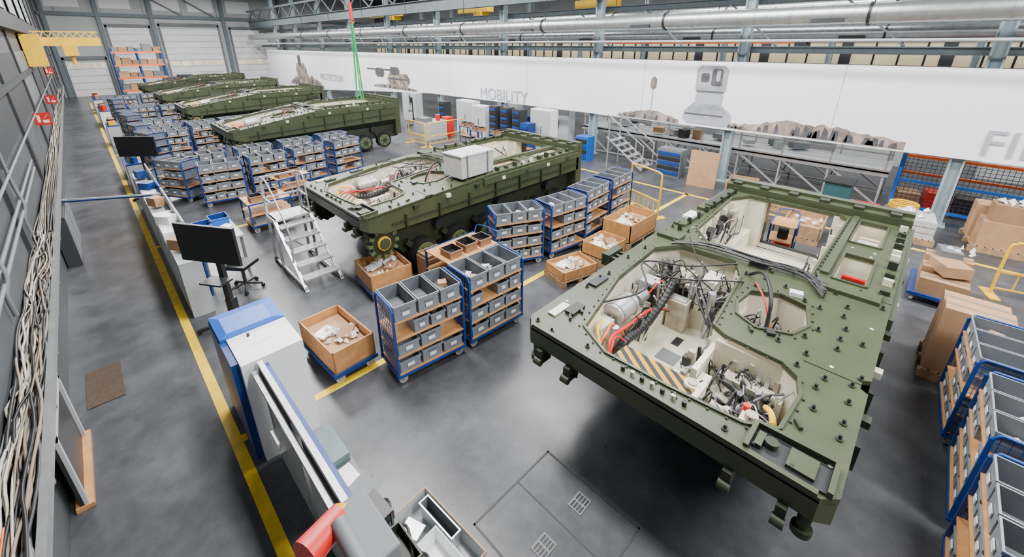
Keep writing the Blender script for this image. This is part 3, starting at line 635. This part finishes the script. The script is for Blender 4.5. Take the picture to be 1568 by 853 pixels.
# ---------------------------------------------------------------- cable tray on left wall
m=MB();m.box(-.915,-.865,YS,48,1.44,1.54,STEEL);m.box(-1.14,-.90,YS,48,1.42,1.435,STEEL)
for y in range(-12,48,1):m.box(-1.14,-.87,y,y+.04,1.39,1.42,STEEL)
for y in range(-12,48,2):m.bar((-1.13,y,1.15),(-.9,y,1.41),.03,STEEL)
m.build('cable_tray')
m=MB()
for k in range(40):
    x0=-1.12+.18*(k%10)/9;zz=1.45+.03*(k//10);r=R(.006,.013);mt=random.choice((TAN,TAN,LGREY,MGREY,DARK,DARK,TAN,CREAM2,MGREY,BLACK))
    pts=[]
    y=-3
    while y<46:
        pts.append((max(-1.13,min(-.92,x0+R(-.05,.05))),y,zz+R(0,.07)));y+=R(.3,.7) if y<10 else 3
    m.tube(pts,r,mt,5,3)
for k in range(3):
    pts=[];y=-1
    while y<3.8:pts.append((-1.08+k*.02+R(-.03,.03),y,1.60+R(0,.06)));y+=.5
    m.tube(pts,.006,ORANGE,5,3)
m.build('cable_bundle')
m=MB()
for k,z in enumerate((2.1,2.25,2.65)):m.cyl((-1.09,-2,z),(-1.09,13 if k<2 else 40,z),.022,MGREY,10)
for y in(6.5,9.5):
    m.tube([(-1.10,y,1.75),(-1.10,y,2.0),(-1.06,y+.1,2.2),(-1.10,y+.2,2.7),(-1.10,y+.2,4.5)],.024,MGREY,8)
m.build('wall_pipes')
m=MB();m.box(0,.22,0,2.2,0,1.12,DGREY);m.box(.22,.23,.05,1.05,.05,1.08,MGREY);m.box(.22,.23,1.15,2.15,.05,1.08,MGREY);m.build('wall_cabinet',(-1.13,12.3,0),0,.008)
m=MB();m.box(-1.06,-1.03,0,1.2,.05,.95,DARK);m.box(-1.03,-1.0,0,.06,.05,.95,LGREY);m.box(-1.03,-1.0,1.14,1.2,.05,.95,LGREY);m.box(-1.03,-1.0,0,1.2,.9,.96,LGREY);m.box(-1.1,-.96,-.02,1.22,0,.05,WOOD);m.build('leaning_notice_board',(0,5.2,0))
m=MB();m.box(-.98,-.6,6.9,7.8,0,.012,mat('brown_mat',(.055,.035,.022),.9,0,.2,20));m.build('floor_mat')
for (y,z) in((17.9,2.35),(34,3.0),(26,2.2)):
    m=MB();m.box(0,.34,0,.01,0,.34,RED);m.box(.06,.12,-.004,0,.08,.28,WHITE);m.box(.16,.28,-.004,0,.06,.14,WHITE);m.bar((.2,-.004,.18),(.28,-.004,.28),.03,WHITE,.01);m.build('fire_hose_sign',(-1.14,y,z))
# near stand with red handle
m=MB();m.cyl((0,0,0),(0,0,2.85),.03,MGREY);m.cyl((0,0,0),(0,0,.03),.2,DARK,16)
m.box(-.03,.08,-.15,.12,2.83,2.95,MGREY);m.cyl((-.04,.06,2.95),(-.04,-.12,2.93),.03,MGREY)
m.cyl((-.02,.10,2.92),(-.16,.05,2.93),.045,RED,16,.055);m.cyl((-.02,.10,2.92),(.0,.12,2.93),.03,YEL,12);m.build('red_handle_stand',(.30,1.05,0),0,.008)
# ---------------------------------------------------------------- banner and columns
XB=15.0
def bannerpoly(m,pts,mt,x):
    m.add([(x,a,b) for a,b in pts],[tuple(range(len(pts)))],mt)
m=MB()
low=[(52,.5),(40,.7),(30,1.3),(22,1.72),(-11.9,1.9)]
for (a,za),(b,zb) in zip(low,low[1:]):
    m.add([(XB,a,za),(XB,b,zb),(XB,b,3.98),(XB,a,3.98),(XB+.03,a,za),(XB+.03,b,zb),(XB+.03,b,3.98),(XB+.03,a,3.98)],[(0,1,2,3),(7,6,5,4),(0,4,5,1),(2,6,7,3)],BANNER)
for y in range(-10,50,6):m.box(XB-.005,XB,y,y+.015,1.95 if y<20 else 2,3.97,LGREY)
xp=XB-.012
def rocks(y0,y1,zb,amp):
    random.seed(int(y0*10));y=y0;prev=None;h=zb+amp*.3
    while y>y1:
        t=(y0-y)/(y0-y1);tg=zb+amp*(.25+.75*math.sin(math.pi*min(1,t*1.02)));h=h*.55+tg*.45+R(-.09,.09)*amp*1.4
        if prev:
            m.add([(xp,prev[0],zb-.02),(xp,y,zb-.02),(xp,y,h),(xp,prev[0],prev[1])],[(0,1,2,3)],ROCK)
            if R(0,1)<.35:
                d=R(.05,.11);m.add([(xp-.002,y+d,zb),(xp-.002,y-d,zb),(xp-.002,y-d*.7,zb+(h-zb)*R(.4,.8)),(xp-.002,y+d*.4,zb+(h-zb)*R(.5,.95))],[(0,1,2,3)],SKIN2)
        prev=(y,h);y-=R(.06,.14)
rocks(9.0,6.4,1.85,.30);rocks(4.8,.3,1.90,.40);rocks(46,38,.9,1.0);rocks(29,23.5,1.72,.3)
def rp(y0,y1,z0,z1,mt,dx=0,ch=.08):
    bannerpoly(m,[(y0,z0+ch),(y0-ch,z0),(y1+ch,z0),(y1,z0+ch),(y1,z1-ch),(y1+ch,z1),(y0-ch,z1),(y0,z1-ch)],mt,xp-.004-dx)
rp(6.35,4.75,1.9,2.45,TXT,0,.15);rp(6.2,4.95,2.1,2.65,SKIN1,.003,.2);rp(6.0,5.1,2.6,3.0,TXT,.004,.1);rp(6.05,5.05,2.95,3.85,SKIN1,.006,.12);rp(5.98,5.5,3.15,3.72,TXT,.009,.05);rp(5.55,5.2,3.2,3.75,SKIN2,.010,.05);rp(5.4,5.28,3.35,3.7,TXT,.012,.03);rp(5.9,5.62,3.3,3.6,SKIN2,.012,.05)
rp(6.3,5.0,2.2,2.25,SKIN2,.006,.01);rp(6.0,5.1,2.98,3.03,SKIN2,.009,.01)
rp(7.72,7.48,2.95,3.4,ROCK,0,.09);rp(7.62,7.58,1.95,2.95,SKIN1,0,.0)
rp(27,24.2,1.95,2.7,ROCK,0,.3);rp(26.6,25.4,2.6,3.1,SKIN2,.003,.15);rp(29.8,26.5,2.85,2.95,SKIN2,.004,.02);rp(28.6,27.4,2.4,3.0,SKIN2,.003,.2);rp(26.8,24.4,2.3,2.4,SKIN2,.004,.02)
rp(44,41.5,1.2,2.9,ROCK,.002,.4);rp(43.3,42.6,2.6,3.6,SKIN2,.003,.15)
m.build('printed_banner')
def text(s,y,z,size,mt):
    c=bpy.data.curves.new('banner_text','FONT');c.body=s;c.size=size;c.extrude=.003;c.materials.append(mt)
    o=bpy.data.objects.new('banner_lettering',c);o.location=(XB-.03,y,z);o.rotation_euler=(math.pi/2,0,-math.pi/2);bpy.context.collection.objects.link(o)
text('MOBILITY',17.4,1.84,.80,TXT);text('PROTECTION',38.5,1.7,.72,TXT);text('FIREPOWER',-.95,2.0,.88,TXT)
COL2=mat('light_blue_column_paint',(.30,.38,.42),.5)
cm=MB()
cm.box(-.14,.14,-.14,-.10,0,9.3,COL2);cm.box(-.14,.14,.10,.14,0,9.3,COL2);cm.box(-.02,.02,-.1,.1,0,9.3,COL2);cm.box(-.22,.22,-.22,.22,0,.03,COL2)
cme=cm.mesh('steel_column')
for k in range(-2,9):inst(cme,'steel_column',(15.25,4.8+5.5*k,0))
for k in range(-2,9):inst(cme,'steel_column',(29.0,4.8+5.5*k,0))
m=MB()
def ibeam(x,z,h,w=.25,mt=COLUMN,y0=YS+.2,y1=YN-.6):
    m.box(x-w/2,x+w/2,y0,y1,z,z+.03,mt);m.box(x-w/2,x+w/2,y0,y1,z+h-.03,z+h,mt);m.box(x-.015,x+.015,y0,y1,z,z+h,mt)
ibeam(14.75,6.2,.6,.35);ibeam(15.6,4.25,.2,.2);ibeam(15.6,5.7,.2,.2);ibeam(28.5,5.2,.6,.3);ibeam(22,7.2,.4,.3)
for y in range(-11,53,3):
    m.bar((14.75,y,6.8),(14.75,y+1.5,7.8),.08,COLUMN);m.bar((14.75,y+1.5,7.8),(14.75,y+3,6.8),.08,COLUMN)
    m.bar((15.6,y,4.45),(15.6,y+1.5,5.7),.05,COLUMN)
m.bar((14.75,YS+.2,7.8),(14.75,YN-.6,7.8),.15,COLUMN)
m.build('crane_runway_beam')
m=MB()
for x,z,mt,y0,y1 in((22,4.62,None,4.5,14),(21,4.8,None,24,30)):
    G=mat('crane_green_paint',(.12,.20,.09),.5)
    m.box(x-.15,x+.15,y0,y1,z,z+.42,G);m.box(x-.2,x+.2,y0,y1,z-.08,z,ORANGE);m.box(x-.16,x-.15,y0,y1,z+.26,z+.42,HAZ)
    m.box(x-.3,x+.3,y0,y0+.4,z-.3,z,DGREY)
m.build('gantry_crane_beam')
m=MB()
for x,z,y0,y1 in((20,6.5,22,25),(20,6.7,33,38),(24,6.6,15,18)):
    m.box(x-.3,x+.3,y0,y1,z,z+.5,YEL);m.box(x-.4,x+.4,y0+.5,y0+1.2,z-.3,z,YEL);m.cyl((x,y0+.8,z-.3),(x,y0+.8,z-.9),.03,DARK)
m.build('yellow_overhead_hoist')
def duct(x,z,r,name,y0=YS+.1,y1=54):
    m=MB();y=y0;m.cyl((x,y0,z),(x,y1,z),r,STEEL,24)
    while y<y1:
        m.cyl((x,y,z),(x,y+.03,z),r*1.05,STEEL,24,cap=True);y+=.45
    for k in range(10):
        yy=y0+3+k*5.3;m.cyl((x,yy,z),(x,yy+.06,z),r*1.12,DARK,24);m.box(x-r*1.08,x-r*.6,yy+.5,yy+1.2,z-r*.75,z-r*.35,DGREY);m.bar((x,yy,z+r),(x,yy,z+2),.02,DARK)
    m.build(name)
duct(14.25,5.22,.25,'ventilation_duct');duct(18.5,4.85,.22,'ventilation_duct');duct(19.5,5.7,.25,'ventilation_duct')
m=MB()
for x,z in((14.2,4.6),(16.3,5.5),(17.2,5.9)):m.cyl((x,YS+.1,z),(x,YN-.6,z),.04,LGREY,8)
m.build('ceiling_pipes')
m=MB()
for dx,dy in((0,0),(.12,.1),(-.05,.15)):m.tube([(9.2+dx*.2,19.2+dy*.2,5.6),(9.2+dx,19.2+dy,3.5),(9.2+dx*1.6,19.2+dy*1.6,2.05)],.035,SGREEN,6)
m.cyl((9.2,19.2,5.5),(9.2,19.2,6.2),.07,RED);m.cyl((9.2,19.2,6.2),(9.2,19.2,9.9),.025,RED);m.tube([(9.2,19.2,5.6),(9.3,19.2,5.45),(9.2,19.2,5.35),(9.1,19.2,5.45)],.03,RED);m.build('lifting_chain')
m=MB();m.box(-1.10,1.0,23.6,23.85,4.45,4.75,YEL);m.box(-1.10,-.6,23.4,24.1,3.75,4.85,YEL);m.box(-.1,.3,23.5,24,4.1,4.5,YEL);m.cyl((.1,23.7,3.8),(.1,23.7,4.1),.06,YEL)
for k in range(8):m.bar((-.8+k*.22,23.7,4.75),(-.69+k*.22,23.7,4.95),.03,YEL);m.bar((-.69+k*.22,23.7,4.95),(-.58+k*.22,23.7,4.75),.03,YEL)
m.bar((-.8,23.7,4.95),(1.0,23.7,4.95),.04,YEL);m.build('jib_crane')
m=MB()
for x in(0,1.6,3.2):
    for y in(0,1):m.bar((x,y,0),(x,y,4.2),.1,BLUE)
for z in(.9,1.9,2.9,3.9):
    for y in(0,1):m.bar((0,y,z),(3.2,y,z),.12,ORANGE)
    m.box(0,3.2,0,1,z+.05,z+.08,PALLET)
    x=.1
    while x<2.9:
        w=R(.3,.7);cbox(m,x,x+w,.1,.8,z+.08,z+R(.35,.7),random.choice((CARD,CARDD,CARD,MGREY)));x+=w+.05
m.build('pallet_rack',(2.4,47.5,0))
# maintenance platform beyond the banner
m=MB();z=1.1;y0,y1=-1.2,9.4;x0,x1=0,1.9
m.box(x0,x1,y0,y1,z-.05,z,LGREY)
for y in [y0+.1+k*1.3 for k in range(9)]:
    for x in(x0+.05,x1-.05):m.bar((x,y,0),(x,y,z+1.0),.05,ALU)
    m.bar((x0,y,.1),(x1,y,z-.1),.04,ALU)
for x in(x0+.05,x1-.05):
    for k in range(8):m.bar((x,y0+.1+k*1.3,.1),(x,y0+1.4+k*1.3,z-.1),.05,ALU)
    for zz in(z+.5,z+1.0,.1):m.bar((x,y0,zz),(x,y1,zz),.04,ALU)
m.box(x0,x0+.02,y0,y1,z-.15,z+.05,ALU)
for k in range(16):m.ob((R(.4,1.6),R(y0+.3,y1-.3),z+R(.08,.2)),(R(.2,.6),R(.2,.6),R(.1,.4)),random.choice((CARD,WHITE,DARK,LGREY,GREY,ALU)),R(0,2))
m.build('maintenance_platform',(15.6,1.7,0))
m=MB()
for k in range(6):m.box(0+k*.0,.8,k*.25,k*.25+.22,.17+k*.17,.2+k*.17,ALU)
for x in(0,.8):m.bar((x,0,.1),(x,1.6,1.15),.05,ALU);m.bar((x,0,1.0),(x,1.6,2.0),.035,ALU);m.bar((x,0,.1),(x,0,1.0),.035,ALU);m.bar((x,1.5,0),(x,1.5,1.85),.035,ALU)
m.build('platform_steps',(14.0,7.2,0));
def cabinet(x,y,w,h,mt,name='storage_cabinet',dr=0):
    m=MB();m.box(0,.5,0,w,0,h,mt)
    if dr:
        for k in range(dr):m.box(-.03,0,.04,w-.04,.1+k*(h-.15)/dr,.1+(k+.75)*(h-.15)/dr,DARK if k%2 else BLUE)
    else:
        m.box(-.01,0,.03,w/2-.01,.08,h-.05,LGREY);m.box(-.01,0,w/2+.01,w-.03,.08,h-.05,LGREY);m.box(-.03,-.01,w/2-.05,w/2-.03,h*.4,h*.6,DARK)
    m.build(name,(x,y,0),0,.006)
cabinet(14.0,16.0,.9,1.6,WHITE);cabinet(13.9,15.0,.5,1.7,DGREY,'drawer_tower',9);cabinet(13.9,14.2,.5,1.7,DGREY,'drawer_tower',9);cabinet(13.9,13.4,.5,1.7,DGREY,'drawer_tower',9)
cabinet(14.2,11.8,1.2,1.8,WHITE);cabinet(14.3,17.2,1.4,1.7,WHITE);cabinet(13.6,12.6,.5,1.2,BLUE,'drawer_tower',5);cabinet(15.6,11.9,1.2,1.9,LGREY);cabinet(14.1,19.5,.5,1.5,DGREY,'drawer_tower',8);cabinet(14.2,22.5,1.5,1.7,LGREY);cabinet(14.3,5.9,.9,1.0,MGREY,'tool_chest',5);cabinet(13.9,9.6,.6,1.0,BLUEB,'tool_chest',4)
for k in range(8):cabinet(22,-8+k*4.2,2.2,R(1.4,2.2),random.choice((WHITE,LGREY,MGREY,BLUE)))
for k in range(5):tcart(12.2+R(-.2,.6),10.2+k*1.2,90,.8,.5,.9)
m=MB()
for k in range(14):
    m.ob((R(16.5,18),R(13.5,19),.35),(R(.3,.6),R(.3,.6),.7),random.choice((WHITE,LGREY,BLUE,CARD,MGREY)),R(0,1.5))
m.build('assorted_equipment_boxes')
m=MB();m.ob((0,0,.6),(.08,.9,1.2),CARD,.1,0,.08);m.ob((.15,.1,.55),(.08,.8,1.1),WHITE,.1,0,.1);m.build('leaning_panels',(14.0,5.0,0))
m=MB();m.box(0,.7,0,.6,.08,.9,mat('dark_teal_plastic',(.02,.08,.09),.5));m.box(-.04,.74,-.04,.64,.9,.96,DARK)
for a in(.1,.6):m.cyl((a,.0,.06),(a,.06,.06),.06,BLACK)
m.build('wheeled_waste_bin',(14.1,1.1,0),0,.01)
m=MB()
for y in(.4,-.7,-2.3,-3.9,-5.5,-7.1):
    m.bar((0,y,0),(0,y,1.65),.09,BLUEB);m.bar((1.1,y,0),(1.1,y,1.65),.09,BLUEB)
for z in(.15,.9,1.6):
    m.bar((0,.4,z),(0,-7.1,z),.07,BLUEB if z<1.5 else ORANGE);m.bar((1.1,.4,z),(1.1,-7.1,z),.07,ORANGE if z>.5 else BLUEB)
for k in range(75):m.bar((.02,.4-k*.1,.15),(.02,.4-k*.1,1.6),.01,DGREY)
for k in range(15):m.bar((.02,.4,.2+k*.1),(.02,-7.1,.2+k*.1),.01,DGREY)
for k in range(11):m.ob((.6,.1-k*.62,.3),(.6,.5,R(.3,.6)),random.choice((CARD,GREY,DARK,WHITE,RED)),R(0,.3))
m.build('mesh_storage_fence',(15.95,-.1,0))
m=MB()
for k in range(5):m.ob((0+k*1.1,0,.9),(1.0,1.2,1.8+.2*(k%2)),random.choice((MGREY,DGREY)),0)
m.build('grey_equipment_cases',(6,50,0))
m=MB();m.box(0,1.4,0,.9,0,.9,LGREY);m.box(.1,.6,.1,.8,.9,1.1,MGREY);m.cyl((1.0,.2,.9),(1.0,.2,1.2),.12,RED);m.box(1.5,1.9,.1,.6,0,1.0,RED);m.build('cleaning_machine',(11.4,17.5,0),0,.01)
# ---------------------------------------------------------------- lights
for x,w in((3.5,1.2),(10,1.2),(19,1.2),(25,1.2)):
    for y in(-6,6,18,30,44):
        m=MB();m.box(-w/2,w/2,-4,4,.0,.08,WHITE);m.box(-w/2+.05,w/2-.05,-3.95,3.95,-.02,0,LAMP)
        o=m.build('ceiling_light',(x,y,9.2))
        l=bpy.data.lights.new('panel_light','AREA');l.shape='RECTANGLE';l.size=w;l.size_y=8;l.energy=1650 if x<15 else 480;l.color=(1,.988,.97)
        a=bpy.data.objects.new('panel_light',l);a.parent=o;a.location=(0,0,-.06);bpy.context.collection.objects.link(a)
w=bpy.data.worlds.new('world');bpy.context.scene.world=w;w.use_nodes=True;w.node_tree.nodes['Background'].inputs[0].default_value=(.8,.88,1,1);w.node_tree.nodes['Background'].inputs[1].default_value=.8
# ---------------------------------------------------------------- camera
cd=bpy.data.cameras.new('camera');cd.sensor_width=36;cd.lens=641/1568*36;cd.shift_y=-118.5/1568;cd.clip_start=.05;cd.clip_end=300
co=bpy.data.objects.new('camera',cd);co.location=(0,0,4.5);co.rotation_euler=(math.radians(90-20.5),0,math.radians(-45));bpy.context.collection.objects.link(co);bpy.context.scene.camera=co
